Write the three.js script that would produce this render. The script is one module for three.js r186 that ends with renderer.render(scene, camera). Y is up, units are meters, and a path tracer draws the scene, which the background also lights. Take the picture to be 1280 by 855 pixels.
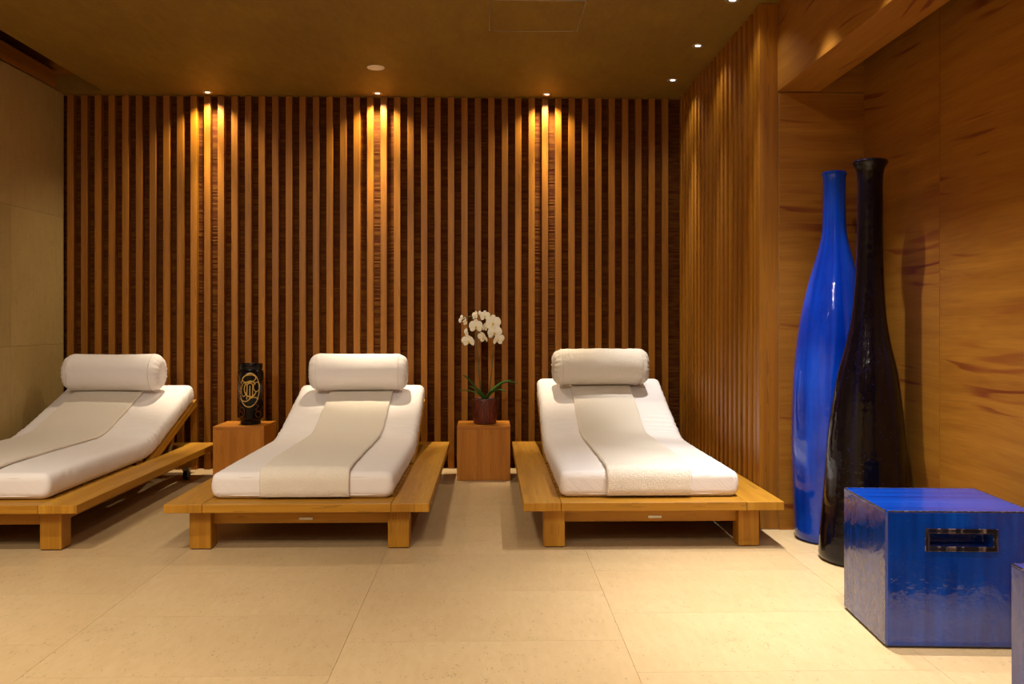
import * as THREE from 'three';
import { RoundedBoxGeometry } from 'three/addons/geometries/RoundedBoxGeometry.js';
import { mergeGeometries, mergeVertices, toCreasedNormals } from 'three/addons/utils/BufferGeometryUtils.js';
import { Brush, Evaluator, SUBTRACTION } from 'three-bvh-csg';

// ---------------------------------------------------------------- camera, exposure
// x to the right, y up, depth into the room is -z; metres
const scene = new THREE.Scene();
scene.background = new THREE.Color(0x000000);
const FOCAL = 1140;
const camera = new THREE.PerspectiveCamera(2 * Math.atan(427.5 / FOCAL) * 180 / Math.PI, 1280 / 855, 0.05, 60);
camera.position.set(0, 1.0, 0);
camera.rotation.y = -28 / FOCAL;
camera.setViewOffset(1280, 855, 0, 25.5, 1280, 855);       // lens shift: the verticals stay vertical
const renderer = new THREE.WebGLRenderer({ antialias: true });
renderer.toneMapping = THREE.LinearToneMapping;
renderer.toneMappingExposure = 0.64;
renderer.shadowMap.enabled = true;

// lamp colours (linear): halogen wall washers, cooler beams along the right wall, dim warm room lamps
const WARM = [1.0, 0.84, 0.60], COOL = [1.0, 0.97, 0.92], ROOM = [1.0, 0.92, 0.77];
const CEIL = 2.53;
// [x, depth, colour, core candela, core half-angle, spill candela, spill half-angle]
const LAMPS = [
  [-1.88, 6.13, WARM, 28, 0.31, 5, 1.12], [-0.75, 6.13, WARM, 38, 0.31, 6, 1.12], [0.385, 6.13, WARM, 26, 0.31, 5, 1.12],
  [1.16, 5.75, COOL, 18, 0.34, 1.0, 1.05], [1.155, 5.03, COOL, 12, 0.30, 0.8, 1.05], [1.155, 4.31, COOL, 12, 0.32, 0.8, 1.05],
  [1.16, 3.70, COOL, 15, 0.40, 18, 0.61], [1.16, 3.06, COOL, 15, 0.40, 18, 0.61], [1.16, 2.42, COOL, 14, 0.40, 14, 0.61],
];
for (const d of [0.9, -0.5, -1.8]) for (const x of [-2.1, -0.9, 0.3]) LAMPS.push([x, d, ROOM, 5, 0.8, 10, 1.27]);
LAMPS.push([-2.1, 2.75, ROOM, 19, 0.8, 1, 1.2], [-0.9, 2.75, ROOM, 7, 0.8, 1, 1.2]);
// tilted lamps out of view that light the heads of the loungers: [x, depth, candela, half-angle, target x, y, depth]
const AIMED = [[-2.3, 1.5, 20, 0.5, -2.3, 0.6, 5.6], [-0.85, 1.5, 20, 0.5, -0.85, 0.6, 5.6], [0.6, 1.5, 10, 0.5, 0.65, 0.6, 5.6]];

// ---------------------------------------------------------------- helpers
let seed = 12345;
const rnd = () => { seed = (seed * 1664525 + 1013904223) >>> 0; return seed / 4294967296; };
const rr = (a, b) => a + (b - a) * rnd();
const lerp = (a, b, t) => a + (b - a) * t;
const clamp = (v, a = 0, b = 1) => Math.min(b, Math.max(a, v));
const sstep = (a, b, v) => { const t = clamp((v - a) / (b - a)); return t * t * (3 - 2 * t); };
const hash = (x, y, s) => { let h = (x * 374761393 + y * 668265263 + s * 1442695041) | 0; h = Math.imul(h ^ (h >>> 13), 1274126177); h ^= h >>> 16; return (h >>> 0) / 4294967296; };
// tiling value noise with px, py cells over the unit square
function vn(u, v, px, py, s) {
  const x = u * px, y = v * py, xi = Math.floor(x), yi = Math.floor(y);
  let fx = x - xi, fy = y - yi; fx = fx * fx * (3 - 2 * fx); fy = fy * fy * (3 - 2 * fy);
  const m = (a, n) => ((a % n) + n) % n, x0 = m(xi, px), x1 = m(xi + 1, px), y0 = m(yi, py), y1 = m(yi + 1, py);
  return lerp(lerp(hash(x0, y0, s), hash(x1, y0, s), fx), lerp(hash(x0, y1, s), hash(x1, y1, s), fx), fy);
}
function fbm(u, v, px, py, s, oct = 4) { let a = 0, w = 0.5, t = 0; for (let o = 0; o < oct; o++) { a += w * vn(u, v, px << o, py << o, s + o * 17); t += w; w *= 0.5; } return a / t; }
function tex(w, h, fn, srgb, rx = 1, ry = 1) {
  const d = new Uint8Array(w * h * 4);
  for (let j = 0; j < h; j++) for (let i = 0; i < w; i++) {
    const c = fn((i + 0.5) / w, (j + 0.5) / h), k = (j * w + i) * 4;
    if (typeof c === 'number') d[k] = d[k + 1] = d[k + 2] = clamp(c) * 255; else { d[k] = clamp(c[0], 0, 255); d[k + 1] = clamp(c[1], 0, 255); d[k + 2] = clamp(c[2], 0, 255); }
    d[k + 3] = 255;
  }
  const t = new THREE.DataTexture(d, w, h, THREE.RGBAFormat);
  t.wrapS = t.wrapT = THREE.RepeatWrapping; t.magFilter = THREE.LinearFilter; t.minFilter = THREE.LinearMipmapLinearFilter; t.generateMipmaps = true;
  if (srgb) t.colorSpace = THREE.SRGBColorSpace;
  t.repeat.set(rx, ry); t.needsUpdate = true;
  return t;
}
const mix3 = (a, b, t) => [lerp(a[0], b[0], t), lerp(a[1], b[1], t), lerp(a[2], b[2], t)];
const std = (o) => new THREE.MeshPhysicalMaterial(o);
const names = {};
function numbered(n) { const k = names[n] = (names[n] ?? -1) + 1; return k ? n + '_' + String(k).padStart(3, '0') : n; }
function mesh(name, geo, mat, parent) { const m = new THREE.Mesh(geo, mat); m.name = name; m.castShadow = m.receiveShadow = true; parent.add(m); return m; }
function struct(name, geo, mat, x = 0, y = 0, z = 0, parent = scene) { const m = mesh(name, geo, mat, parent); m.position.set(x, y, z); if (parent === scene) m.userData.kind = 'structure'; return m; }
function thing(name, label, category, x, y, z, group) {
  const g = new THREE.Group(); g.name = numbered(name); g.position.set(x, y, z); g.userData = { label, category }; if (group) g.userData.group = group; scene.add(g); return g;
}
// box-projected uv in metres; v runs along the grain axis
function grainUV(geo, axis, du = 0, dv = 0) {
  const p = geo.attributes.position, n = geo.attributes.normal, uv = new Float32Array(p.count * 2);
  for (let i = 0; i < p.count; i++) {
    const P = [p.getX(i), p.getY(i), p.getZ(i)], N = [Math.abs(n.getX(i)), Math.abs(n.getY(i)), Math.abs(n.getZ(i))];
    let k = N[0] > N[1] && N[0] > N[2] ? 0 : N[1] > N[2] ? 1 : 2, u, v;
    if (k === axis) { u = P[(axis + 1) % 3]; v = P[(axis + 2) % 3] * 0.2; } else { u = P[3 - axis - k]; v = P[axis]; }
    uv[i * 2] = u + du; uv[i * 2 + 1] = v + dv;
  }
  geo.setAttribute('uv', new THREE.BufferAttribute(uv, 2)); return geo;
}
const rbox = (w, h, d, axis, r = 0.003, du = rnd() * 3, dv = rnd() * 3) => grainUV(new RoundedBoxGeometry(w, h, d, 1, r), axis, du, dv);
const box = (w, h, d, axis = 1, du = rnd() * 3, dv = rnd() * 3) => grainUV(new THREE.BoxGeometry(w, h, d), axis, du, dv);
// grid surface from f(i/nu, j/nv) -> [x, y, z]
function grid(nu, nv, f, uvf, closeU = false) {
  const P = [], U = [], I = [];
  for (let j = 0; j <= nv; j++) for (let i = 0; i <= nu; i++) { const p = f(i / nu, j / nv); P.push(...p); const q = uvf ? uvf(i / nu, j / nv, p) : [i / nu, j / nv]; U.push(...q); }
  const w = nu + 1;
  for (let j = 0; j < nv; j++) for (let i = 0; i < nu; i++) { const a = j * w + i, b = a + 1, c = a + w, d = c + 1; I.push(a, b, d, a, d, c); }
  const g = new THREE.BufferGeometry();
  g.setAttribute('position', new THREE.Float32BufferAttribute(P, 3)); g.setAttribute('uv', new THREE.Float32BufferAttribute(U, 2)); g.setIndex(I);
  g.computeVertexNormals();
  if (closeU) { const n = g.attributes.normal; for (let j = 0; j <= nv; j++) { const a = j * w, b = a + nu; const v = new THREE.Vector3(n.getX(a) + n.getX(b), n.getY(a) + n.getY(b), n.getZ(a) + n.getZ(b)).normalize(); n.setXYZ(a, v.x, v.y, v.z); n.setXYZ(b, v.x, v.y, v.z); } }
  return g;
}
const tube = (pts, r, seg = 24, rad = 6) => new THREE.TubeGeometry(new THREE.CatmullRomCurve3(pts.map(p => new THREE.Vector3(...p))), seg, r, rad, false);

// ---------------------------------------------------------------- textures and materials
function woodMap(s, dark, mid, light, pw = 2.5, pl = 0.6) {
  return tex(256, 1024, (u, v) => {
    const warp = (fbm(u, v, 2, 3, s + 9, 3) - 0.5) * 0.25;
    const a = fbm(u + warp * 0.3, v, 16, 2, s, 4), b = vn(u, v, 128, 6, s + 40), c = vn(u, v, 64, 24, s + 60), e = vn(u + warp, v, 6, 1, s + 80);
    let t = 0.55 * a + 0.25 * e + 0.2 * b;
    let col = t < 0.5 ? mix3(dark, mid, t * 2) : mix3(mid, light, (t - 0.5) * 2);
    const pore = b > 0.72 && c > 0.6 ? 0.86 : 1;
    return col.map(q => q * pore);
  }, true, pw, pl);
}
const slatMap = woodMap(1, [112, 63, 7], [150, 94, 12], [172, 116, 22]);
const teakMap = woodMap(2, [138, 86, 15], [172, 119, 28], [196, 145, 48], 2, 0.6);
const tableMap = woodMap(3, [146, 84, 18], [182, 112, 27], [204, 134, 40], 3, 0.7);
const slatMats = [1, 0.9, 1.08].map(k => std({ map: slatMap, color: new THREE.Color(k, k * 0.985, k * 0.96), roughness: 0.46, specularIntensity: 0.6 }));
const trimWood = std({ map: slatMap, roughness: 0.42 });
const teak = std({ map: teakMap, roughness: 0.48, specularIntensity: 0.7 });
const tableWood = std({ map: tableMap, roughness: 0.4 });
// horizontal-figured veneer of the niche with dark red flame streaks
const veneerMap = tex(1024, 1024, (u, v) => {       // v runs along the grain, u across
  const w = (fbm(u, v, 2, 2, 301, 3) - 0.5) * 0.06, uu = u + w;
  const a = fbm(uu, v, 40, 3, 310, 4), f = vn(uu, v, 420, 14, 320), g = vn(uu, v, 200, 30, 330);
  let col = mix3([126, 75, 16], [172, 118, 38], 0.6 * a + 0.25 * f + 0.15 * g);
  const sl = (uu + 0.04 * Math.sin(v * 2 * Math.PI)) ;
  const thin = sstep(0.74, 0.86, vn(sl, v, 110, 5, 340)) * sstep(0.5, 0.75, vn(sl, v, 14, 3, 345));
  const flame = sstep(0.6, 0.8, fbm(sl, v, 34, 3, 342, 3)) * sstep(0.42, 0.7, fbm(u, v, 4, 3, 350, 3));
  return mix3(mix3(col, [104, 40, 16], flame * 0.5), [88, 24, 10], thin * 0.6);
}, true, 0.7, 0.5);
const veneer = std({ map: veneerMap, roughness: 0.5, specularIntensity: 0.6 });
// woven grass backing seen between the battens
const weaveMap = tex(512, 512, (u, v) => {
  const row = vn(u, v, 96, 10, 401), row2 = vn(u, v, 180, 24, 402), k = 0.65 * row + 0.35 * row2;
  return mix3([60, 20, 3], [108, 68, 14], k);
}, true, 1, 1);
const weave = std({ map: weaveMap, roughness: 0.9, specularIntensity: 0.25, bumpMap: tex(512, 512, (u, v) => vn(u, v, 96, 10, 401), false, 1, 1), bumpScale: 0.002 });
const ceilMap = tex(1024, 1024, (u, v) => {
  const a = fbm(u, v, 5, 7, 501, 5), b = fbm(u, v, 18, 60, 502, 4), c = vn(u, v, 60, 220, 503);
  return mix3([108, 76, 12], [152, 119, 30], 0.45 * a + 0.4 * b + 0.15 * c);
}, true, 0.5, 0.5);
const ceilMat = std({ map: ceilMap, roughness: 0.62, bumpMap: ceilMap, bumpScale: 0.003 });
const stoneFn = (A, B, sp) => (u, v) => {
  const a = fbm(u, v, 6, 5, sp, 5), b = fbm(u, v, 22, 80, sp + 1, 4), s = vn(u, v, 150, 260, sp + 2), s2 = vn(u, v, 40, 60, sp + 3);
  let c = mix3(A, B, 0.5 * a + 0.5 * b);
  if (s > 0.84 && s2 > 0.55) c = c.map(q => q * 0.88);
  return c;
};
const floorMap = tex(1024, 1024, stoneFn([180, 150, 108], [200, 173, 132], 601), true, 0.8, 0.8);
const floorMats = [1, 0.985, 1.012].map(k => std({ map: floorMap, color: new THREE.Color(k, k, k * 0.99), roughness: 0.38, specularIntensity: 0.55 }));
const wallStoneMap = tex(1024, 1024, stoneFn([164, 138, 82], [186, 160, 104], 651), true, 0.6, 0.6);
const wallStone = [1, 0.96, 1.03].map(k => std({ map: wallStoneMap, color: new THREE.Color(k, k, k), roughness: 0.55 }));
const grout = std({ color: 0x927850, roughness: 0.9 });
const plainWall = std({ color: 0x8a6c40, roughness: 0.8 });
const fabricBump = tex(512, 512, (u, v) => 0.5 * vn(u, v, 256, 256, 701) + 0.5 * fbm(u, v, 10, 10, 702, 4), false, 4, 4);
const fabric = std({ color: 0xe9e1dd, roughness: 0.9, sheen: 0.25, sheenRoughness: 0.6, sheenColor: new THREE.Color(0xffffff), bumpMap: fabricBump, bumpScale: 0.0015 });
const pipingMat = std({ color: 0xded3ca, roughness: 0.9 });
const terryBump = tex(512, 512, (u, v) => 0.6 * vn(u, v, 150, 150, 711) + 0.4 * vn(u, v, 60, 60, 712), false, 5, 5);
const terry = std({ color: 0xefe4d4, roughness: 1, sheen: 0.4, sheenRoughness: 0.8, sheenColor: new THREE.Color(0xfff5e6), bumpMap: terryBump, bumpScale: 0.004 });
const steel = std({ color: 0xb8b2a8, metalness: 1, roughness: 0.3 });
const rubber = std({ color: 0x0b0b0b, roughness: 0.5 });
const whiteMetal = std({ color: 0xe4dfd6, roughness: 0.4 });

// ---------------------------------------------------------------- floor
const XL = -2.87, XR = 1.80, XS = 1.297, ZB = 6.26, ZF = 6.212, ZN = 4.36, BACK = 2.6;   // room faces; depths positive here
const floorBase = struct('floor', box(5.2, 0.2, 9.4, 0), grout, -0.55, -0.1015, -1.95);
{
  const TW = 0.87, TD = 0.53, gap = 0.001, geos = [0, 1, 2, 3].map(() => box(TW - gap, 0.02, TD - gap, 0));
  for (let c = 0; c < 6; c++) for (let r = 0; r < 17; r++) {
    const x0 = -0.45 + (c - 3) * TW, z0 = 6.3 - r * TD + (c % 2 ? 0.265 : 0);
    if (z0 - TD > 6.4) continue;
    let a = Math.max(x0, XL - 0.02), b = Math.min(x0 + TW, XR + 0.02), f = Math.max(z0 - TD, -2.6), k = Math.min(z0, 6.3);
    if (b - a < 0.05 || k - f < 0.03) continue;
    const whole = b - a > TW - 1e-6 && k - f > TD - 1e-6;
    const t = mesh('floor_tile', whole ? geos[(c * 7 + r * 3) % 4] : box(b - a - gap, 0.02, k - f - gap, 0), floorMats[(c * 5 + r * 2) % 3], floorBase);
    t.position.set((a + b) / 2 + 0.55, -0.01 + 0.1015, -(f + k) / 2 + 1.95);
  }
}
// ---------------------------------------------------------------- slatted wall behind the loungers
const wallBack = struct('wall_back', box(XR - XL + 0.5, 2.9, 0.1, 0), weave, (XL + XR) / 2, 1.43, -(ZB + 0.05));
{
  const g = [0, 1, 2, 3, 4].map(() => rbox(0.043, CEIL - 0.004, ZB - ZF, 1, 0.002));
  for (let i = 0; i < 45; i++) {
    const s = mesh('slat', g[(i * 3) % 5], slatMats[(i * 7 + (i >> 2)) % 3], wallBack);
    s.position.set(-2.822 + i * 0.09143 - wallBack.position.x, CEIL / 2 - 1.43, 0.05 + (ZB - ZF) / 2);
  }
}
// slatted side wall: backing, battens, and the plain post that ends it
const wallRight = struct('wall_right', box(0.44, 2.9, ZB - ZN + 0.0, 2), weave, XS + 0.05 + 0.22, 1.43, -(ZB + ZN) / 2 - 0.0);
{
  const g = [0, 1, 2, 3, 4].map(() => rbox(0.05, CEIL - 0.004, 0.043, 1, 0.002));
  for (let i = 0; i < 20; i++) {
    const s = mesh('slat', g[(i * 3) % 5], slatMats[(i * 5 + (i >> 1)) % 3], wallRight);
    s.position.set(-0.22 - 0.025, CEIL / 2 - 1.43, -((4.44 + i * 0.0914) - (ZB + ZN) / 2));
  }
  const post = mesh('end_post', rbox(0.092, CEIL - 0.004, 0.05, 1, 0.002), trimWood, wallRight);
  post.position.set(-0.22 - 0.05 + 0.046, CEIL / 2 - 1.43, (ZB - ZN) / 2 - 0.02);
}
// niche: end panels, long side wall in joined veneer panels, bulkhead beam over the lamps
const nicheEnd = struct('wall_niche_end', box(0.42, CEIL, 0.02, 0), plainWall, XS + 0.092 + 0.21, CEIL / 2, -ZN - 0.005);
{
  mesh('veneer_panel', rbox(0.416, 2.10, 0.014, 0, 0.001), veneer, nicheEnd).position.set(0, 1.05 - CEIL / 2, 0.012);
  mesh('veneer_panel', rbox(0.416, CEIL - 2.104, 0.014, 0, 0.001), veneer, nicheEnd).position.set(0, (2.1015 + CEIL) / 2 - CEIL / 2, 0.012);
}
const wallNiche = struct('wall_niche', box(0.1, 2.9, ZN + BACK + 0.1, 2), plainWall, XR + 0.062, 1.43, -(ZN - BACK - 0.1) / 2 + 0.0);
{
  let zc = ZN - 0.012;
  for (const w of [0.742, 1.2, 1.2, 1.2, 1.2, 1.2]) {
    const p = mesh('veneer_panel', rbox(0.014, CEIL - 0.004, w - 0.0025, 2, 0.0015), veneer, wallNiche);
    p.position.set(-0.055, CEIL / 2 - 1.43, -(zc - w / 2) - wallNiche.position.z); zc -= w;
  }
}
const beam = struct('beam_bulkhead', grainUV(new RoundedBoxGeometry(0.2, CEIL - 2.105, ZN + BACK, 1, 0.003), 2, 0.4, 0.2), veneer, 1.485, (CEIL + 2.105) / 2, -(ZN - BACK) / 2);
// ---------------------------------------------------------------- left wall: stone panels under a timber band and a dark slot in the ceiling
const wallLeft = struct('wall_left', box(0.1, 2.76, ZB + BACK + 0.1, 1), grout, XL - 0.072, 1.27, -(ZB - BACK) / 2);
{
  const cols = [6.222, 5.54, 4.6, 3.66, 2.72, 1.78, 0.84, -0.1, -1.04, -1.98, -2.6], rows = [0, 0.85, 1.70, CEIL + 0.005];
  for (let c = 0; c < cols.length - 1; c++) for (let r = 0; r < 3; r++) {
    const w = cols[c] - cols[c + 1], h = rows[r + 1] - rows[r];
    const p = mesh('stone_panel', box(0.022, h - 0.0012, w - 0.0012, 2), wallStone[(c * 2 + r * 5) % 3], wallLeft);
    p.position.set(0.061, (rows[r] + rows[r + 1]) / 2 - 1.27, -(cols[c] + cols[c + 1]) / 2 - wallLeft.position.z);
  }
  mesh('edge_strip', box(0.012, 0.008, ZB + BACK - 0.1, 2), steel, wallLeft).position.set(0.064, CEIL + 0.0095 - 1.27, 0);
  mesh('timber_band', rbox(0.03, 0.11, ZB + BACK - 0.1, 2), trimWood, wallLeft).position.set(0.058, CEIL + 0.07 - 1.27, 0);
}
struct('wall_front', box(6.4, 3.3, 0.1, 1), plainWall, -1.15, 1.6, BACK + 0.05);
// ceiling with the open slot along the left wall
const ceiling = struct('ceiling', box(XR + 0.12 + 2.565, 0.1, ZB + BACK + 0.12, 0), ceilMat, (XR + 0.12 - 2.565) / 2, CEIL + 0.05, -(ZB - BACK) / 2);
{
  const put = (n, g, m, x, y, z) => mesh(n, g, m, ceiling).position.set(x - ceiling.position.x, y - ceiling.position.y, -z - ceiling.position.z), L = ZB + BACK;
  put('slot_end', box(-2.565 - XL + 0.02, 0.1, 0.22, 0), ceilMat, (XL - 0.02 - 2.565) / 2, CEIL + 0.05, 6.11 + 0.11);
  put('slot_lid', box(1.3, 0.08, L, 2), plainWall, -3.12, CEIL + 0.65, (ZB - BACK) / 2);
  put('slot_side', box(0.03, 0.52, L, 2), plainWall, -2.548, CEIL + 0.36, (ZB - BACK) / 2);
  put('pocket_wall', box(0.05, 0.62, L, 2), plainWall, -3.72, CEIL + 0.33, (ZB - BACK) / 2);
  put('pocket_ledge', box(0.78, 0.04, L, 2), plainWall, -3.345, CEIL + 0.09, (ZB - BACK) / 2);
  put('slot_side', box(1.2, 0.52, 0.03, 0), trimWood, -3.14, CEIL + 0.36, 6.125);
}

// ---------------------------------------------------------------- recessed downlights
const glowMat = (c, k) => new THREE.MeshStandardMaterial({ color: 0x222222, emissive: new THREE.Color(c[0], c[1], c[2]), emissiveIntensity: k });
const ringProfile = [[0.0150, 0.002], [0.0160, -0.001], [0.026, -0.0045], [0.032, -0.005], [0.0355, 0.0], [0.0355, 0.002]].map(p => new THREE.Vector2(...p));
const ringGeo = new THREE.LatheGeometry(ringProfile, 32), lensGeo = new THREE.CylinderGeometry(0.0155, 0.0150, 0.003, 28);
const ringMat = std({ color: 0xc9c0ae, metalness: 0.8, roughness: 0.35 });
const rowWord = (x, d) => d > 6 ? ['downlight over the left-hand lounger by the stone wall', 'downlight over the lounger between the two cube tables', 'downlight over the lounger beside the slatted corner'][Math.round((x + 1.88) / 1.13)]
  : x > 1 ? (d > 4 ? { 5.75: 'downlight beside the slatted side wall, closest to the slatted corner', 5.03: 'downlight beside the slatted side wall, middle of its row', 4.31: 'downlight beside the end post of the slatted side wall' }[d] : 'downlight under the bulkhead side of the ceiling') : 'downlight in the open part of the ceiling';
for (const [x, d, c, core, ca, spill, sa, pn = 1] of LAMPS) {
  const t = thing('downlight', 'small round recessed ' + rowWord(x, d), 'downlight', x, CEIL, -d, 'recessed ceiling downlights');
  mesh('trim_ring', ringGeo, ringMat, t);
  mesh('lens', lensGeo, glowMat(c, 6), t).position.y = -0.0005;
  for (const [I, a, pen] of [[core, ca, pn], [spill, sa, 0.6]]) {
    const s = new THREE.SpotLight(new THREE.Color(...c), I, 0, a, pen, 2);
    s.name = 'downlight_beam'; s.position.set(x, CEIL - 0.024, -d); s.target.position.set(x, 0, -d); s.castShadow = true; s.shadow.mapSize.set(1024, 1024);
    scene.add(s); scene.add(s.target);
  }
}
for (const [x, d, cd, a, tx, ty, td] of AIMED) {
  const t = thing('downlight', 'small tilted downlight aimed at the heads of the loungers', 'downlight', x, CEIL, -d, 'tilted ceiling downlights');
  mesh('trim_ring', ringGeo, ringMat, t);
  mesh('lens', lensGeo, glowMat(ROOM, 6), t).position.y = -0.0005;
  const s = new THREE.SpotLight(new THREE.Color(...ROOM), cd, 0, a, 1, 2);
  s.name = 'downlight_beam'; s.position.set(x, CEIL - 0.024, -d); s.target.position.set(tx, ty, -td); s.castShadow = true; s.shadow.mapSize.set(1024, 1024);
  scene.add(s); scene.add(s.target);
}
{ // round white cover and the access hatch
  const t = thing('speaker_cover', 'round white flush ceiling cover, wider than the lamps', 'ceiling cover', -0.685, CEIL, -5.51);
  mesh('rim', new THREE.LatheGeometry([[0.044, 0.0], [0.045, -0.004], [0.05, -0.005], [0.053, 0]].map(p => new THREE.Vector2(...p)), 36), whiteMetal, t);
  mesh('disc', new THREE.CylinderGeometry(0.0445, 0.0445, 0.005, 36), whiteMetal, t);
  const h = thing('access_hatch', 'flush square access hatch in the plaster ceiling', 'hatch', 0.23, CEIL, -4.56);
  mesh('hatch_panel', box(0.444, 0.004, 0.444, 0), ceilMat, h).position.y = -0.0015;
  for (const [w, d, x, z] of [[0.462, 0.004, 0, 0.229], [0.462, 0.004, 0, -0.229], [0.004, 0.454, 0.229, 0], [0.004, 0.454, -0.229, 0]]) mesh('frame_edge', box(w, 0.006, d, 0), ringMat, h).position.set(x, -0.002, z);
}

// ---------------------------------------------------------------- loungers
// local: origin on the floor under the middle of the platform, foot end towards +z
const PH = 0.21, PL = 2.04, PW = 1.145, MW = 0.80, TH = 0.118, ZC = 4.99;   // ZC: depth of the platform's middle
const MZ0 = 0.915;                               // foot of the mattress, local z
let SL = 0.345;                                  // slope of the backrest
function pathY(z) {                              // underside of the mattress over the platform
  const a = -0.17, b = -0.47, sl = SL;        // bend from flat to the backrest slope
  if (z > a) return PH + 0.001;
  if (z > b) { const t = a - z; return PH + 0.001 + sl * t * t / (2 * (a - b)); }
  return PH + 0.001 + sl * (a - b) / 2 + sl * (b - z);
}
const slope = z => (pathY(z - 0.002) - pathY(z + 0.002)) / 0.004;
const MZ1 = -1.10;
function mattressPoint(z, x, h) {                // h: height over the underside, normal to it
  const s = slope(z), n = 1 / Math.hypot(1, s);
  return [x, pathY(z) + h * n, z + h * s * n];
}
function makeMattress(sd) {
  const N = 150, R = 0.034, M = 88;
  const ring = []; // unit cross-section with rounded corners: [x over half width, y 0..TH]
  return grid(M, N, (u, v) => {
    // ends are rounded over by moving along z while shrinking the section
    let z, shrink = 0, fill = 1;
    const K = 0.06, C = 0.03;
    if (v <= C) { fill = v / C; shrink = R; z = MZ0; }
    else if (v >= 1 - C) { fill = (1 - v) / C; shrink = R; z = MZ1; }
    else { v = (v - C) / (1 - 2 * C); if (v < K) { const t = v / K * Math.PI / 2; shrink = R * (1 - Math.sin(t)); z = MZ0 - R + R * Math.cos(t); }
    else if (v > 1 - K) { const t = (1 - v) / K * Math.PI / 2; shrink = R * (1 - Math.sin(t)); z = MZ1 + R - R * Math.cos(t); }
    else z = lerp(MZ0 - R, MZ1 + R, (v - K) / (1 - 2 * K)); }
    const hw = MW / 2 - shrink, hh = TH / 2 - shrink, r = Math.max(0.001, R - shrink);
    const per = 4 * (hw + hh), q = ((u + 0.5) % 1) * 1, d = q * per;
    let x, y, segs = [2 * hw, 2 * hh, 2 * hw, 2 * hh];
    if (d < segs[0]) { x = hw - d; y = hh; } else if (d < segs[0] + segs[1]) { x = -hw; y = hh - (d - segs[0]); } else if (d < segs[0] * 2 + segs[1]) { x = -hw + (d - segs[0] - segs[1]); y = -hh; } else { x = hw; y = -hh + (d - 2 * segs[0] - segs[1]); }
    // round the corners
    const cx = clamp(x, -hw + r, hw - r), cy = clamp(y, -hh + r, hh - r), ddx = x - cx, ddy = y - cy, L = Math.hypot(ddx, ddy);
    if (ddx && ddy && L > 0) { x = cx + ddx / L * r; y = cy + ddy / L * r; }
    x *= fill; y *= fill;
    const ex = x / (MW / 2), top = fill < 1 ? 0 : y > 0 ? sstep(0, 0.03, y) : 0;
    const ends = sstep(0, 0.24, MZ0 - z) * sstep(0, 0.2, z - MZ1);
    y += top * (0.014 * (1 - ex * ex) * ends);                                  // crown
    const bend = Math.exp(-Math.pow((z + 0.42) / 0.17, 2)), side = sstep(0.85, 1, Math.abs(ex));
    y += top * bend * 0.008 * Math.sin(z * 118 + Math.sin(x * 7 + sd) * 1.4) * (0.35 + 0.65 * sstep(0.35, 0.8, Math.abs(ex)));   // creases where it bends
    const puck = 0.004 * (vn(z * 0.5 + 4, y * 3 + 2, 64, 16, 900 + sd) - 0.5) + 0.003 * Math.sin(z * 95 + 3 * vn(z * 0.3 + 3, 0.2, 32, 4, 910 + sd)) * (0.3 + 0.7 * bend);
    x += Math.sign(x) * side * (puck + 0.006 * (1 - Math.pow(y / (TH / 2), 2)));
    y += top * 0.005 * (fbm(x * 0.4 + 0.5, z * 0.4 + 0.5, 6, 6, 920 + sd, 3) - 0.5);
    return mattressPoint(z, x, y + TH / 2);
  }, (u, v, p) => [p[0] + p[1], p[2]]);
}
function makePiping(h) { // cord round the edge, at height h over the underside
  const pts = [], ins = 0.012, hw = MW / 2 - 0.008, a = MZ0 - 0.006, b = MZ1 + 0.006;
  const at = (x, z) => mattressPoint(z, x, h);
  const n = 26;
  for (let i = 0; i <= n; i++) pts.push(at(hw, lerp(a - 0.02, b + 0.02, i / n)));
  for (let i = 1; i < 8; i++) pts.push(at(lerp(hw - 0.012, -hw + 0.012, i / 8), b));
  for (let i = 0; i <= n; i++) pts.push(at(-hw, lerp(b + 0.02, a - 0.02, i / n)));
  for (let i = 1; i < 8; i++) pts.push(at(lerp(-hw + 0.012, hw - 0.012, i / 8), a));
  return new THREE.TubeGeometry(new THREE.CatmullRomCurve3(pts.map(p => new THREE.Vector3(...p)), true), 220, 0.0035, 6, true);
}
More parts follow.
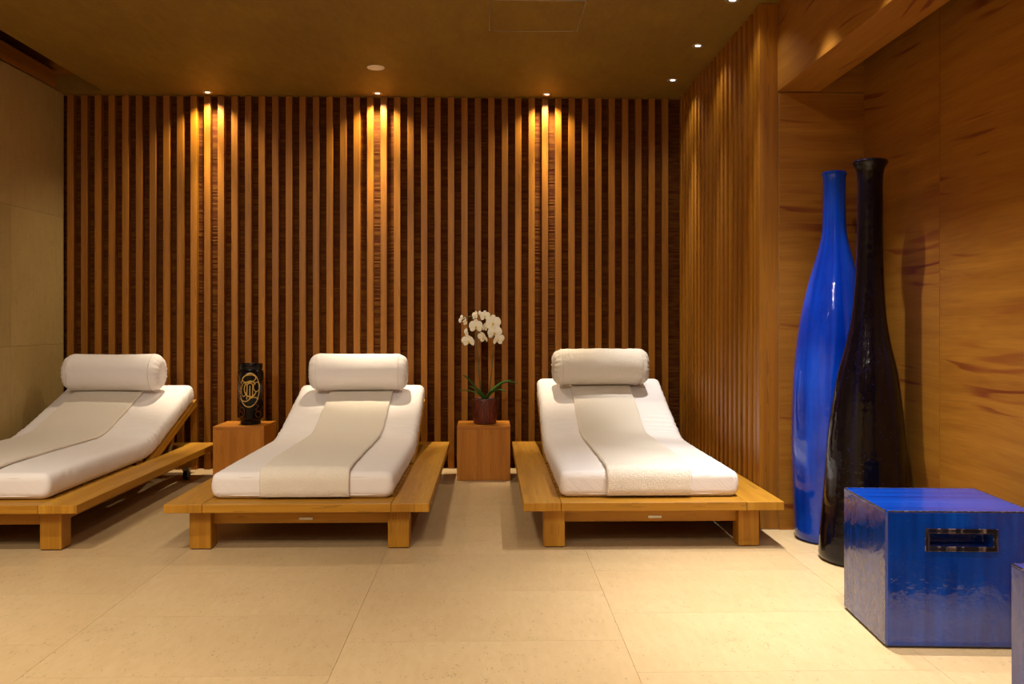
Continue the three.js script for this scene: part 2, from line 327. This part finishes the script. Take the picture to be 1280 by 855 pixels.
function makeTowel(sd, halfW) {
  const T = 0.018, zTop = -0.95, front = MZ0 + 0.004, drop = 0.112, run = front - 0.03 - zTop, arc = 0.03 * Math.PI / 2, total = run + arc + drop - 0.03;
  const surf = (s, x, h) => { // s along the towel from the head end; h: outward from the mattress
    const wob = 0.003 * (vn(s * 0.4 + 2, x * 0.6 + 3, 24, 24, 940 + sd) - 0.5);
    const ex = x / (MW / 2), base = TH + 0.014 * (1 - ex * ex) * sstep(0, 0.12, s / total * 0.9) + 0.0035;
    if (s < run) { const z = zTop + s; const cr = 0.014 * (1 - ex * ex), k = sstep(0, 0.24, (MZ0 - z)); return mattressPoint(z, x, TH + cr * lerp(0.3, 1, k) * 1 + 0.003 + h + wob); }
    const r = 0.03 + h, cz = front - 0.03, cy = PH + TH + 0.003 - 0.03 + 0.0042;
    if (s < run + arc) { const t = (s - run) / arc * Math.PI / 2; return [x, cy + r * Math.cos(t) + wob, cz + r * Math.sin(t)]; }
    return [x, cy - (s - run - arc), cz + r + wob * 0.5];
  };
  const NS = 120, NX = 26, cap = 8;
  // closed loop around the sheet: outer face, edge, inner face, edge
  return grid(2 * NX + 2 * cap, NS, (u, v) => {
    const k = u * (2 * NX + 2 * cap), s = total * (1 - v);
    const edge = 0.004 * (vn(s * 0.5, 0.3, 40, 4, 950 + sd) - 0.5), W = halfW + edge, r = T / 2;
    const te = Math.min(1, Math.min(v, 1 - v) / 0.012), rh = r * Math.sqrt(1 - (1 - te) * (1 - te));
    let x, h;
    if (k <= NX) { x = lerp(-W, W, k / NX); h = r + rh; }
    else if (k <= NX + cap) { const t = (k - NX) / cap * Math.PI; x = W + r * Math.sin(t); h = r + rh * Math.cos(t); }
    else if (k <= 2 * NX + cap) { x = lerp(W, -W, (k - NX - cap) / NX); h = r - rh; }
    else { const t = (k - 2 * NX - cap) / cap * Math.PI; x = -W - r * Math.sin(t); h = r - rh * Math.cos(t); }
    return surf(s, x, h);
  }, (u, v, p) => [p[0], (1 - v) * total]);
}
function makeBolster(sd, rough) {
  const Lb = 0.625, R = 0.118, N = 70;
  return grid(64, N, (u, v) => {
    const a = u * Math.PI * 2; let x, r;
    const e = 0.2;                                           // share of v used by each end
    if (v < e || v > 1 - e) { const t = (v < e ? v / e : (1 - v) / e); const s = v < e ? -1 : 1;
      if (t < 0.5) { r = R * 0.6 * (t / 0.5); x = s * (Lb / 2 - 0.002 - 0.004 * (1 - t * 2)); } else { const q = (t - 0.5) / 0.5 * Math.PI / 2; r = R * (0.6 + 0.4 * Math.sin(q)); x = s * (Lb / 2 - 0.07 + 0.066 * Math.cos(q)); }
      const pl = sstep(0.12, 0.6, t) * (1 - sstep(0.75, 1, t) * 0.6);
      x += s * -0.005 * pl * Math.abs(Math.sin(a * 9 + sd)) * rough; }
    else { x = lerp(-Lb / 2 + 0.07, Lb / 2 - 0.07, (v - e) / (1 - 2 * e)); r = R; }
    const endk = sstep(0.15, 0.3, Math.abs(x) / (Lb / 2) * 0.3);
    const wr = (fbm(x * 0.5 + 0.5, (u + 0.0) % 1, 6, 5, 960 + sd, 4) - 0.5) * 0.010 + 0.0035 * rough * (fbm(x + 0.5, u, 26, 18, 970 + sd, 3) - 0.5) * (0.6 + 2.2 * endk);
    r += r > 0.01 ? wr * clamp(r / R) : 0;
    const y = r * Math.cos(a) * (Math.cos(a) < 0 ? 0.95 : 1), z = r * Math.sin(a);
    return [x, y, z];
  }, (u, v) => [u * 0.75, v * 0.65], true);
}
const plankGeo = () => rbox(MW + 0.016, 0.022, 0.085, 0, 0.002);
function makeLounger(label, x, depth, leftTrim, sd, towelHalf, towelX, bolsterX, bolsterRough, backSlope, words) {
  SL = backSlope;
  const g = thing('sun_lounger', label, 'lounger', x, 0, -depth);
  const board = 0.165, L = -PW / 2 + leftTrim, top = PH - 0.019;
  const put = (name, geo, mat, px, py, pz, parent = g) => { const m = mesh(name, geo, mat, parent); m.position.set(px, py, pz); return m; };
  // platform: two side boards, foot board, head board, cross slats between
  put('side_board', rbox(board - leftTrim, 0.038, PL, 2, 0.003), teak, L + (board - leftTrim) / 2, top, 0);
  put('side_board', rbox(board, 0.038, PL, 2, 0.003), teak, PW / 2 - board / 2, top, 0);
  const iw = PW - 2 * board - 0.002;
  put('foot_board', rbox(iw, 0.038, 0.16, 0, 0.003), teak, 0, top, PL / 2 - 0.08);
  put('head_board', rbox(iw, 0.038, 0.13, 0, 0.003), teak, 0, top, -PL / 2 + 0.065);
  for (let i = 0; i < 9; i++) put('platform_slat', rbox(iw, 0.024, 0.088, 0, 0.002), teak, 0, PH - 0.013, 0.80 - i * 0.103);
  // apron rails and legs
  const lx0 = L + 0.092 + 0.047, lx1 = PW / 2 - 0.092 - 0.047;
  put('apron', rbox(lx1 - lx0 - 0.094, 0.066, 0.03, 0, 0.002), teak, (lx0 + lx1) / 2, PH - 0.038 - 0.0335, PL / 2 - 0.115);
  put('apron', rbox(lx1 - lx0 - 0.094, 0.05, 0.03, 0, 0.002), teak, (lx0 + lx1) / 2, PH - 0.038 - 0.0255, -PL / 2 + 0.12);
  for (const q of [lx0, lx1]) {
    put('side_rail', rbox(0.04, 0.06, PL - 0.28, 2, 0.002), teak, q, PH - 0.038 - 0.0305, 0);
    const lg = put('leg', rbox(0.094, PH - 0.038 - 0.004, 0.094, 1, 0.004), teak, q, (PH - 0.038) / 2 + 0.0015, PL / 2 - 0.06 - 0.047);
    put('glide', box(0.08, 0.0045, 0.08), rubber, 0, -(PH - 0.042) / 2 - 0.0015, 0, lg);
    // rear leg rides on a small caster
    const rl = put('leg', rbox(0.094, 0.09, 0.094, 1, 0.004), teak, q, PH - 0.038 - 0.0455, -PL / 2 + 0.19);
    const fork = put('caster_fork', rbox(0.044, 0.03, 0.04, 1, 0.003), steel, 0, -0.056, 0, rl);
    const wh = put('caster_wheel', new THREE.CylinderGeometry(0.0335, 0.0335, 0.026, 24).rotateZ(Math.PI / 2), rubber, 0, -0.0455 - 0.0475, 0.0, rl);
  }
  put('name_plate', rbox(0.06, 0.012, 0.003, 0, 0.001), steel, 0.02, PH - 0.038 - 0.046, PL / 2 - 0.0985);
  // backrest frame: two sloping rails, cross bars, props
  const zA = -0.27, zB = -1.125, sl = SL, ang = Math.atan(sl), yA = pathY(-0.47) + sl * (-0.47 - zA) , len = (zA - zB) / Math.cos(ang);
  const yl = z => pathY(-0.47) + sl * (-0.47 - z);
  for (const s of [-1, 1]) {
    const r = put('backrest_rail', rbox(0.032, 0.045, len, 2, 0.003), teak, s * (MW / 2 - 0.012), (yl(zA) + yl(zB)) / 2 - 0.0255, (zA + zB) / 2); r.rotation.x = ang;
    const prop = put('backrest_prop', grainUV(new THREE.TubeGeometry(new THREE.CatmullRomCurve3([[0, 0, 0], [0, -0.055, -0.012], [0, -0.105, 0.006], [0, -0.155, 0.05]].map(p => new THREE.Vector3(...p))), 12, 0.013, 8), 1), teak, s * (MW / 2 - 0.05), yl(-0.80) - 0.04, -0.80);
  }
  for (const z of [-0.5, -0.72, -0.94, -1.09]) { const r = put('backrest_bar', rbox(MW - 0.06, 0.02, 0.05, 0, 0.002), teak, 0, yl(z) - 0.0155, z); r.rotation.x = ang; }
  // soft furnishings
  const m = put('mattress', makeMattress(sd), fabric, 0, 0, 0);
  mesh('piping', makePiping(TH - 0.022), pipingMat, m); mesh('piping', makePiping(0.016), pipingMat, m);
  // towel and bolster lie loose on the mattress
  const tw = mesh('towel', makeTowel(sd, towelHalf), terry, scene); tw.name = numbered('towel'); tw.position.set(x + towelX, 0, -depth);
  tw.userData = { label: 'cream towel runner draped down ' + words, category: 'towel', group: 'towels on the loungers' };
  const zb = -0.935, p = mattressPoint(zb, 0, TH + 0.014 + 0.004);
  const bo = thing('bolster_pillow', words2(words, bolsterRough), 'pillow', x + bolsterX, p[1] + 0.118 * 0.93 + 0.014, -depth + p[2] + 0.03, 'bolster pillows on the loungers');
  const bm = mesh('cover', makeBolster(sd, bolsterRough), bolsterRough > 1.5 ? terry : fabric, bo);
  for (const s of [-1, 1]) { const ri = mesh('seam', new THREE.TorusGeometry(0.1165, 0.003, 6, 48), pipingMat, bo); ri.rotation.y = Math.PI / 2; ri.position.x = s * (0.3125 - 0.058); }
  bo.rotation.y = [0, 0.02, -0.03, 0.05][sd]; 
  return g;
}
function words2(w, r) { return (r > 1.5 ? 'crumpled towelling bolster' : 'smooth off-white cotton bolster') + ' at the head of ' + w; }
makeLounger('low teak lounger with white mattress, next to the beige stone wall', -2.35, ZC, 0.06, 2, 0.205, -0.07, -0.03, 1.0, 0.345, 'the lounger next to the stone wall');
makeLounger('low teak lounger with white mattress, between the two cube tables', -0.835, ZC, 0, 1, 0.19, 0.015, 0.0, 1.0, 0.345, 'the lounger between the cube tables');
makeLounger('low teak lounger with white mattress, beside the slatted side wall', 0.72, ZC, 0, 3, 0.182, -0.005, -0.01, 2.2, 0.40, 'the lounger beside the slatted side wall');

// ---------------------------------------------------------------- cube tables
function cubeTable(label, x, depth, w) {
  const t = thing('cube_table', label, 'side table', x, 0, -depth, 'cube side tables'), H = 0.342, th = 0.02;
  const put = (n, g, px, py, pz) => mesh(n, g, tableWood, t).position.set(px, py, pz);
  put('top', rbox(w, th, 0.32, 0, 0.0015), 0, H - th / 2, 0);
  put('front_panel', rbox(w, H - th - 0.001, th, 1, 0.0015), 0, (H - th) / 2, 0.15);
  put('back_panel', rbox(w, H - th - 0.001, th, 1, 0.0015), 0, (H - th) / 2, -0.15);
  for (const s of [-1, 1]) put('side_panel', rbox(th, H - th - 0.001, 0.279, 1, 0.0015), s * (w / 2 - th / 2), (H - th) / 2, 0);
}
cubeTable('wooden cube side table carrying the black cylinder vase', -1.575, 5.92, 0.318);
cubeTable('wooden cube side table carrying the white potted orchid', -0.0375, 5.90, 0.336);

// ---------------------------------------------------------------- black cylinder vase with gold line drawing
{
  const t = thing('cylinder_vase', 'black glazed cylinder vase with gold line drawing on cube table', 'vase', -1.535, 0.342, -5.90);
  const cv = document.createElement('canvas'); cv.width = 1024; cv.height = 512; const c = cv.getContext('2d');
  c.fillStyle = '#0b0807'; c.fillRect(0, 0, 1024, 512);
  const draw = (ox, k) => {
    c.save(); c.translate(ox, 0); c.scale(1.22, 1); c.lineCap = 'round'; c.strokeStyle = k ? '#6a3d18' : '#c39a4e';
    const el = (x, y, a, b, r = 0, s = 0, e = 7) => { c.beginPath(); c.ellipse(x, y, a, b, r, s, e); c.stroke(); };
    c.lineWidth = 9; el(-6, 118, 70, 32, -0.1); el(0, 215, 102, 142, 0.1); c.lineWidth = 7; el(-56, 210, 30, 58, 0.15); el(74, 188, 34, 40, 0.3);
    c.lineWidth = 11; el(8, 205, 62, 66, 0, 0.4, 5.6); c.lineWidth = 9; c.beginPath(); c.moveTo(-28, 290); c.lineTo(-24, 170); c.quadraticCurveTo(8, 140, 34, 172); c.lineTo(28, 280); c.stroke();
    c.beginPath(); c.moveTo(2, 280); c.lineTo(4, 180); c.stroke(); c.beginPath(); c.moveTo(-100, 290); c.quadraticCurveTo(-40, 330, 0, 290); c.quadraticCurveTo(40, 260, 92, 292); c.stroke();
    c.strokeStyle = '#5d3416'; c.lineWidth = 7; el(-86, 404, 32, 44, 0.2); c.beginPath(); c.moveTo(50, 330); c.lineTo(96, 350); c.lineTo(60, 380); c.lineTo(112, 404); c.stroke(); el(92, 420, 30, 26, 0);
    c.restore();
  };
  draw(256, 0); draw(560, 1); draw(800, 0); draw(16, 1);
  const ct = new THREE.CanvasTexture(cv); ct.colorSpace = THREE.SRGBColorSpace; ct.wrapS = THREE.RepeatWrapping;
  const glaze = std({ map: ct, roughness: 0.18, specularIntensity: 0.7 });
  const P = [[0.0, 0.0], [0.060, 0.0], [0.065, 0.008], [0.064, 0.02], [0.078, 0.036], [0.082, 0.05], [0.083, 0.2], [0.082, 0.325], [0.080, 0.34], [0.0735, 0.347], [0.072, 0.353], [0.0745, 0.362], [0.0755, 0.385], [0.0745, 0.389], [0.0705, 0.389], [0.069, 0.38], [0.068, 0.2], [0.0, 0.195]].map(p => new THREE.Vector2(...p));
  const g = new THREE.LatheGeometry(P, 64); const uv = g.attributes.uv, pos = g.attributes.position;
  for (let i = 0; i < uv.count; i++) uv.setY(i, clamp(pos.getY(i) / 0.385));
  const m = mesh('body', toCreasedNormals(g, 0.7), glaze, t); m.rotation.y = -Math.PI / 2 + 0.17;
}

// ---------------------------------------------------------------- potted orchid
{
  const t = thing('potted_orchid', 'white moth orchid in a carved dark red pot on cube table', 'orchid', -0.03, 0.342, -5.89);
  const potMap = tex(512, 256, (u, v) => { const a = fbm(u, v, 24, 12, 801, 4), w = Math.abs(Math.sin((u * 26 + Math.sin(v * 30 + fbm(u, v, 8, 8, 803, 3) * 9) * 0.9) * Math.PI)); return mix3([58, 14, 8], [150, 70, 40], clamp(a * 0.7 + (1 - w) * 0.45 - 0.2)); }, true);
  const potMat = std({ map: potMap, roughness: 0.42, bumpMap: potMap, bumpScale: 0.006 });
  mesh('pot', new THREE.LatheGeometry([[0, 0], [0.066, 0], [0.074, 0.006], [0.078, 0.05], [0.082, 0.145], [0.084, 0.158], [0.08, 0.162], [0.075, 0.158], [0.073, 0.135], [0, 0.13]].map(p => new THREE.Vector2(...p)), 48), potMat, t);
  const mossMat = std({ map: tex(128, 128, (u, v) => mix3([60, 50, 34], [150, 138, 110], fbm(u, v, 16, 16, 811, 3)), true), roughness: 1 });
  mesh('moss', grid(28, 10, (u, v) => { const a = u * Math.PI * 2, r = v * 0.073; return [r * Math.cos(a), 0.146 + 0.016 * (1 - v * v) + 0.014 * (fbm(r * Math.cos(a) * 3 + 0.5, r * Math.sin(a) * 3 + 0.5, 8, 8, 812, 3) - 0.5) * (1 - v), -r * Math.sin(a)]; }), mossMat, t);
  const leafMat = std({ color: 0x2c5a20, roughness: 0.35, specularIntensity: 0.8 }), stemMat = std({ color: 0x4a4a22, roughness: 0.6 });
  const leaf = (pts, w) => { // strap leaf with a folded midrib and thickness
    const cu = new THREE.CatmullRomCurve3(pts.map(p => new THREE.Vector3(...p))); const n = 22;
    const side = (s, k) => { const p = cu.getPoint(s), tg = cu.getTangent(s), sd = new THREE.Vector3().crossVectors(tg, new THREE.Vector3(0, 1, 0)).normalize(), up = new THREE.Vector3().crossVectors(sd, tg).normalize(); const W = w * Math.pow(Math.sin(Math.PI * clamp(s * 0.93 + 0.05)), 0.6); const a = k * Math.PI * 2, lx = Math.cos(a), ly = Math.sin(a); return p.clone().addScaledVector(sd, lx * W).addScaledVector(up, ly * 0.0022 + Math.abs(lx) * W * 0.38).toArray(); };
    return grid(14, n, (u, v) => side(v, u), null, true);
  };
  const LV = [
    [[[-0.01, 0.15, 0.0], [-0.06, 0.225, 0.01], [-0.115, 0.29, 0.02], [-0.14, 0.315, 0.02]], 0.026],
    [[[0.01, 0.15, 0.01], [0.06, 0.215, 0.02], [0.13, 0.265, 0.03], [0.215, 0.262, 0.03]], 0.024],
    [[[0.0, 0.15, 0.02], [-0.03, 0.19, 0.06], [-0.075, 0.235, 0.10], [-0.105, 0.25, 0.12]], 0.026],
    [[[0.0, 0.15, 0.02], [0.045, 0.20, 0.05], [0.085, 0.22, 0.08], [0.13, 0.215, 0.11]], 0.024],
    [[[0.0, 0.15, -0.01], [0.05, 0.21, -0.03], [0.12, 0.26, -0.05], [0.17, 0.275, -0.06]], 0.022],
    [[[0.0, 0.15, -0.01], [-0.05, 0.19, -0.03], [-0.12, 0.21, -0.04], [-0.165, 0.208, -0.05]], 0.013],
  ];
  for (const [p, w] of LV) mesh('leaf', leaf(p, w), leafMat, t);
  // two flower stems arching over at the top
  mesh('stem', tube([[-0.02, 0.14, 0], [-0.035, 0.30, 0.0], [-0.05, 0.48, 0.0], [-0.062, 0.62, 0.01], [-0.085, 0.69, 0.03], [-0.125, 0.68, 0.05], [-0.148, 0.66, 0.06]], 0.0038, 40), stemMat, t);
  mesh('stem', tube([[0.02, 0.14, 0], [0.04, 0.30, 0.0], [0.052, 0.46, 0.0], [0.06, 0.60, 0.01], [0.045, 0.69, 0.02], [0.0, 0.715, 0.03], [-0.03, 0.70, 0.04]], 0.0038, 40), stemMat, t);
  const petalMat = std({ color: 0xf6efd8, roughness: 0.7, transmission: 0.0, sheen: 0.2, sheenColor: new THREE.Color(1, 1, 1) }), lipMat = std({ color: 0xd9bd5a, roughness: 0.6 });
  const petalG = (w, l) => { const g = new THREE.SphereGeometry(1, 12, 8); const p = g.attributes.position; for (let i = 0; i < p.count; i++) { const x = p.getX(i), y = p.getY(i), z = p.getZ(i); const yy = (y + 1) / 2; p.setXYZ(i, x * w * (0.75 + 0.35 * yy), yy * l, z * 0.0018 - 0.006 * x * x + 0.006 * yy * yy); } g.computeVertexNormals(); return g; };
  const big = petalG(0.025, 0.040), small = petalG(0.0155, 0.041), lipG = petalG(0.008, 0.018), budG = (() => { const g = new THREE.SphereGeometry(0.012, 12, 9); g.scale(0.85, 1.25, 0.85); return g; })();
  const spots = [ // x, y, z, yaw, pitch, size
    [-0.058, 0.630, 0.045, 0.0, 0.15, 1.12], [0.053, 0.652, 0.05, 0.15, 0.05, 1.25], [0.062, 0.590, 0.06, 0.2, 0.2, 1.2], [0.086, 0.545, 0.05, 0.6, 0.35, 1.05],
    [-0.106, 0.535, 0.05, -0.3, 0.5, 1.1], [-0.012, 0.557, 0.055, -0.8, 0.45, 1.0], [-0.062, 0.698, 0.04, -0.9, -0.2, 0.72], [0.0, 0.695, 0.04, 0.2, -0.1, 0.85],
    [-0.118, 0.588, 0.045, -1.2, 0.1, 0.75], [0.0, 0.622, 0.03, 0.9, 0.1, 0.7], [-0.127, 0.66, 0.05, -1.1, 0.1, 0.72]];
  for (const [x, y, z, yaw, pitch, s] of spots) {
    const f = new THREE.Group(); f.name = 'flower'; f.position.set(x, y, z); f.rotation.set(pitch, yaw, 0, 'YXZ'); f.scale.setScalar(s); t.add(f);
    for (const a of [0, 2.3, -2.3]) { const p = mesh('sepal', small, petalMat, f); p.rotation.z = a; p.position.z = -0.003; }
    for (const a of [1.32, -1.32]) { const p = mesh('petal', big, petalMat, f); p.rotation.z = a; p.position.z = 0.002; }
    const l = mesh('lip', lipG, lipMat, f); l.rotation.set(0.7, 0, Math.PI); l.position.z = 0.006;
  }
  for (const [x, y, z] of [[-0.148, 0.685, 0.06], [-0.158, 0.665, 0.06], [-0.033, 0.712, 0.04]]) mesh('bud', budG, petalMat, t).position.set(x, y, z);
}

// ---------------------------------------------------------------- tall glazed bottles
function bottle(profile, shift, seg = 72, sd = 1, lump = 0.0022) {
  const cu = new THREE.CatmullRomCurve3(profile.map(([r, y]) => new THREE.Vector3(r, y, 0)), false, 'centripetal'), N = 170;
  const top = profile[profile.length - 1][1];
  const pts = cu.getSpacedPoints(N);
  return grid(seg, N, (u, v) => {
    const p = pts[Math.round(v * N)], a = u * Math.PI * 2;
    const r = Math.max(0, p.x) * (1 + (fbm(u, p.y * 0.3 + 0.2, 5, 5, 1000 + sd, 3) - 0.5) * 0.02) + (p.x > 0.02 ? lump * 0.3 * Math.sin(p.y * 160 + 3 * vn(u, p.y * 0.4, 6, 8, 1010 + sd)) * 0.35 : 0);
    return [r * Math.cos(a) + shift(p.y), p.y, -r * Math.sin(a)];
  }, (u, v) => [u, pts[Math.round(v * N)].y], true);
}
const glazeBump = tex(512, 512, (u, v) => 0.9 * fbm(u, v, 10, 14, 1101, 3) + 0.1 * vn(u, v, 90, 120, 1102), false, 3, 2);
const blueMap = tex(512, 1024, (u, v) => {
  const a = fbm(u, v, 6, 9, 1111, 4), drip = fbm(u, v, 40, 3, 1112, 3);
  return mix3([2, 27, 124], [8, 84, 226], clamp(0.55 * a + 0.6 * drip - 0.05));
}, true, 1, 0.58);
const blueGlaze = std({ map: blueMap, roughness: 0.08, ior: 1.55, bumpMap: glazeBump, bumpScale: 0.001 });
const darkMap = tex(512, 1024, (u, v) => {
  const a = fbm(u, v, 8, 12, 1121, 4), drip = fbm(u, v, 50, 2, 1122, 3), fl = vn(u, v, 160, 260, 1123);
  const base = mix3([4, 3, 6], [14, 8, 14], a); const blue = sstep(0.6, 0.75, drip) * 0.35;
  let c = mix3(base, [10, 16, 64], blue); if (fl > 0.93) c = mix3(c, [30, 44, 120], 0.5); return c;
}, true, 1, 0.58);
const darkGlaze = std({ map: darkMap, roughness: 0.07, ior: 1.42, bumpMap: glazeBump, bumpScale: 0.001 });
{
  const t = thing('tall_bottle_vase', 'tall cobalt blue glazed bottle vase behind the black one', 'vase', 1.562, 0, -4.155);
  const P = [[0, 0.004], [0.13, 0.0], [0.148, 0.012], [0.158, 0.12], [0.166, 0.35], [0.167, 0.60], [0.158, 0.86], [0.138, 1.04], [0.108, 1.19], [0.076, 1.31], [0.056, 1.40], [0.051, 1.50], [0.0505, 1.62], [0.052, 1.665], [0.056, 1.672], [0.056, 1.684], [0.05, 1.688], [0.043, 1.68], [0.042, 1.6], [0.042, 1.45], [0.0, 1.44]];
  mesh('body', bottle(P, y => 0.022 * sstep(0.5, 1.4, y), 72, 1), blueGlaze, t);
  const d = thing('tall_bottle_vase', 'tall black glazed bottle vase with flared lip before the blue one', 'vase', 1.578, 0, -3.79);
  const Q = [[0, 0.004], [0.17, 0.0], [0.188, 0.012], [0.189, 0.06], [0.178, 0.2], [0.166, 0.34], [0.156, 0.50], [0.141, 0.64], [0.118, 0.79], [0.092, 0.90], [0.073, 1.0], [0.059, 1.15], [0.052, 1.32], [0.0515, 1.50], [0.053, 1.61], [0.060, 1.645], [0.071, 1.662], [0.074, 1.668], [0.073, 1.674], [0.067, 1.676], [0.055, 1.655], [0.043, 1.62], [0.042, 1.45], [0.0, 1.44]];
  mesh('body', bottle(Q, y => 0.018 * sstep(0.3, 1.4, y), 72, 5), darkGlaze, d);
}
// ---------------------------------------------------------------- glazed ceramic cube stools
{
  const W = 0.45, H = 0.417, D = 0.395;
  const ev = new Evaluator(); ev.useGroups = false;
  const bodyG = new RoundedBoxGeometry(W, H, D, 3, 0.008); 
  const bare = new Brush(new THREE.BoxGeometry(W, H, D, 1, 1, 1)); bare.geometry = bodyG; bare.updateMatrixWorld();
  const slot = new Brush(new RoundedBoxGeometry(0.196, 0.046, 0.14, 2, 0.006)); slot.position.set(0.003, 0.12, D / 2); slot.updateMatrixWorld();
  const back = new Brush(new RoundedBoxGeometry(0.196, 0.046, 0.14, 2, 0.006)); back.position.set(0.003, 0.12, -D / 2); back.updateMatrixWorld();
  let geo = ev.evaluate(ev.evaluate(bare, slot, SUBTRACTION), back, SUBTRACTION).geometry;
  geo = grainUV(geo, 1, 0.2, 0.3);
  const stoolMap = tex(1024, 1024, (u, v) => {
    const a = fbm(u, v, 6, 6, 1201, 4), drip = fbm(u, v, 60, 4, 1202, 4), sp = vn(u, v, 220, 220, 1203);
    let c = mix3([4, 30, 104], [14, 84, 196], clamp(0.5 * a + 0.55 * drip - 0.05));
    if (sp > 0.95) c = mix3(c, [60, 110, 190], 0.4);
    return c;
  }, true, 1, 1);
  const stoolGlaze = std({ map: stoolMap, roughness: 0.07, ior: 1.75, bumpMap: glazeBump, bumpScale: 0.0014 });
  const edgeMat = std({ map: tex(256, 64, (u, v) => mix3([16, 14, 22], [120, 100, 92], sstep(0.45, 0.8, fbm(u, v, 30, 4, 1211, 3))), true, 3, 3), roughness: 0.3 });
  const baseMat = std({ color: 0x6b5a48, roughness: 0.8 });
  const make = (label, x, z, ry) => {
    const t = thing('ceramic_stool', label, 'stool', x, 0, z, 'blue ceramic cube stools'); t.rotation.y = ry;
    mesh('body', geo, stoolGlaze, t).position.y = H / 2 + 0.004;
    mesh('foot', box(W - 0.02, 0.005, D - 0.02, 0), baseMat, t).position.y = 0.0026;
    const lip = new THREE.Shape(); const ow = 0.108, oh = 0.033; lip.moveTo(-ow, -oh); lip.lineTo(ow, -oh); lip.lineTo(ow, oh); lip.lineTo(-ow, oh); lip.closePath();
    const ho = new THREE.Path(); const iw = 0.097, ih = 0.022; ho.moveTo(-iw, -ih); ho.lineTo(-iw, ih); ho.lineTo(iw, ih); ho.lineTo(iw, -ih); ho.closePath(); lip.holes.push(ho);
    const lg = new THREE.ExtrudeGeometry(lip, { depth: 0.002, bevelEnabled: true, bevelSize: 0.002, bevelThickness: 0.002, bevelSegments: 2 });
    mesh('handle_rim', lg, edgeMat, t).position.set(0.003, 0.12 + H / 2 + 0.004, D / 2 - 0.001);
    const hw = W / 2 - 0.003, hd = D / 2 - 0.003, yy = H + 0.001;
    for (const s of [-1, 1]) {
      mesh('worn_edge', tube([[-hw + 0.004, yy, s * hd], [0, yy, s * hd], [hw - 0.004, yy, s * hd]], 0.0032, 10), edgeMat, t);
      mesh('worn_edge', tube([[s * hw, yy, -hd + 0.004], [s * hw, yy, 0], [s * hw, yy, hd - 0.004]], 0.0032, 10), edgeMat, t);
    }
  };
  // front-left foot at (1.237, 2.765), far-left foot at (1.212, 3.156)
  const ang = -0.06;
  make('blue glazed ceramic cube stool next to the tall black vase', 1.224 + 0.225, -2.96 + 0.013, ang);
  make('blue glazed ceramic cube stool standing apart from the tall vases', 1.233 + 0.225 + 0.01, -1.955, -0.03);
}
renderer.render(scene, camera);
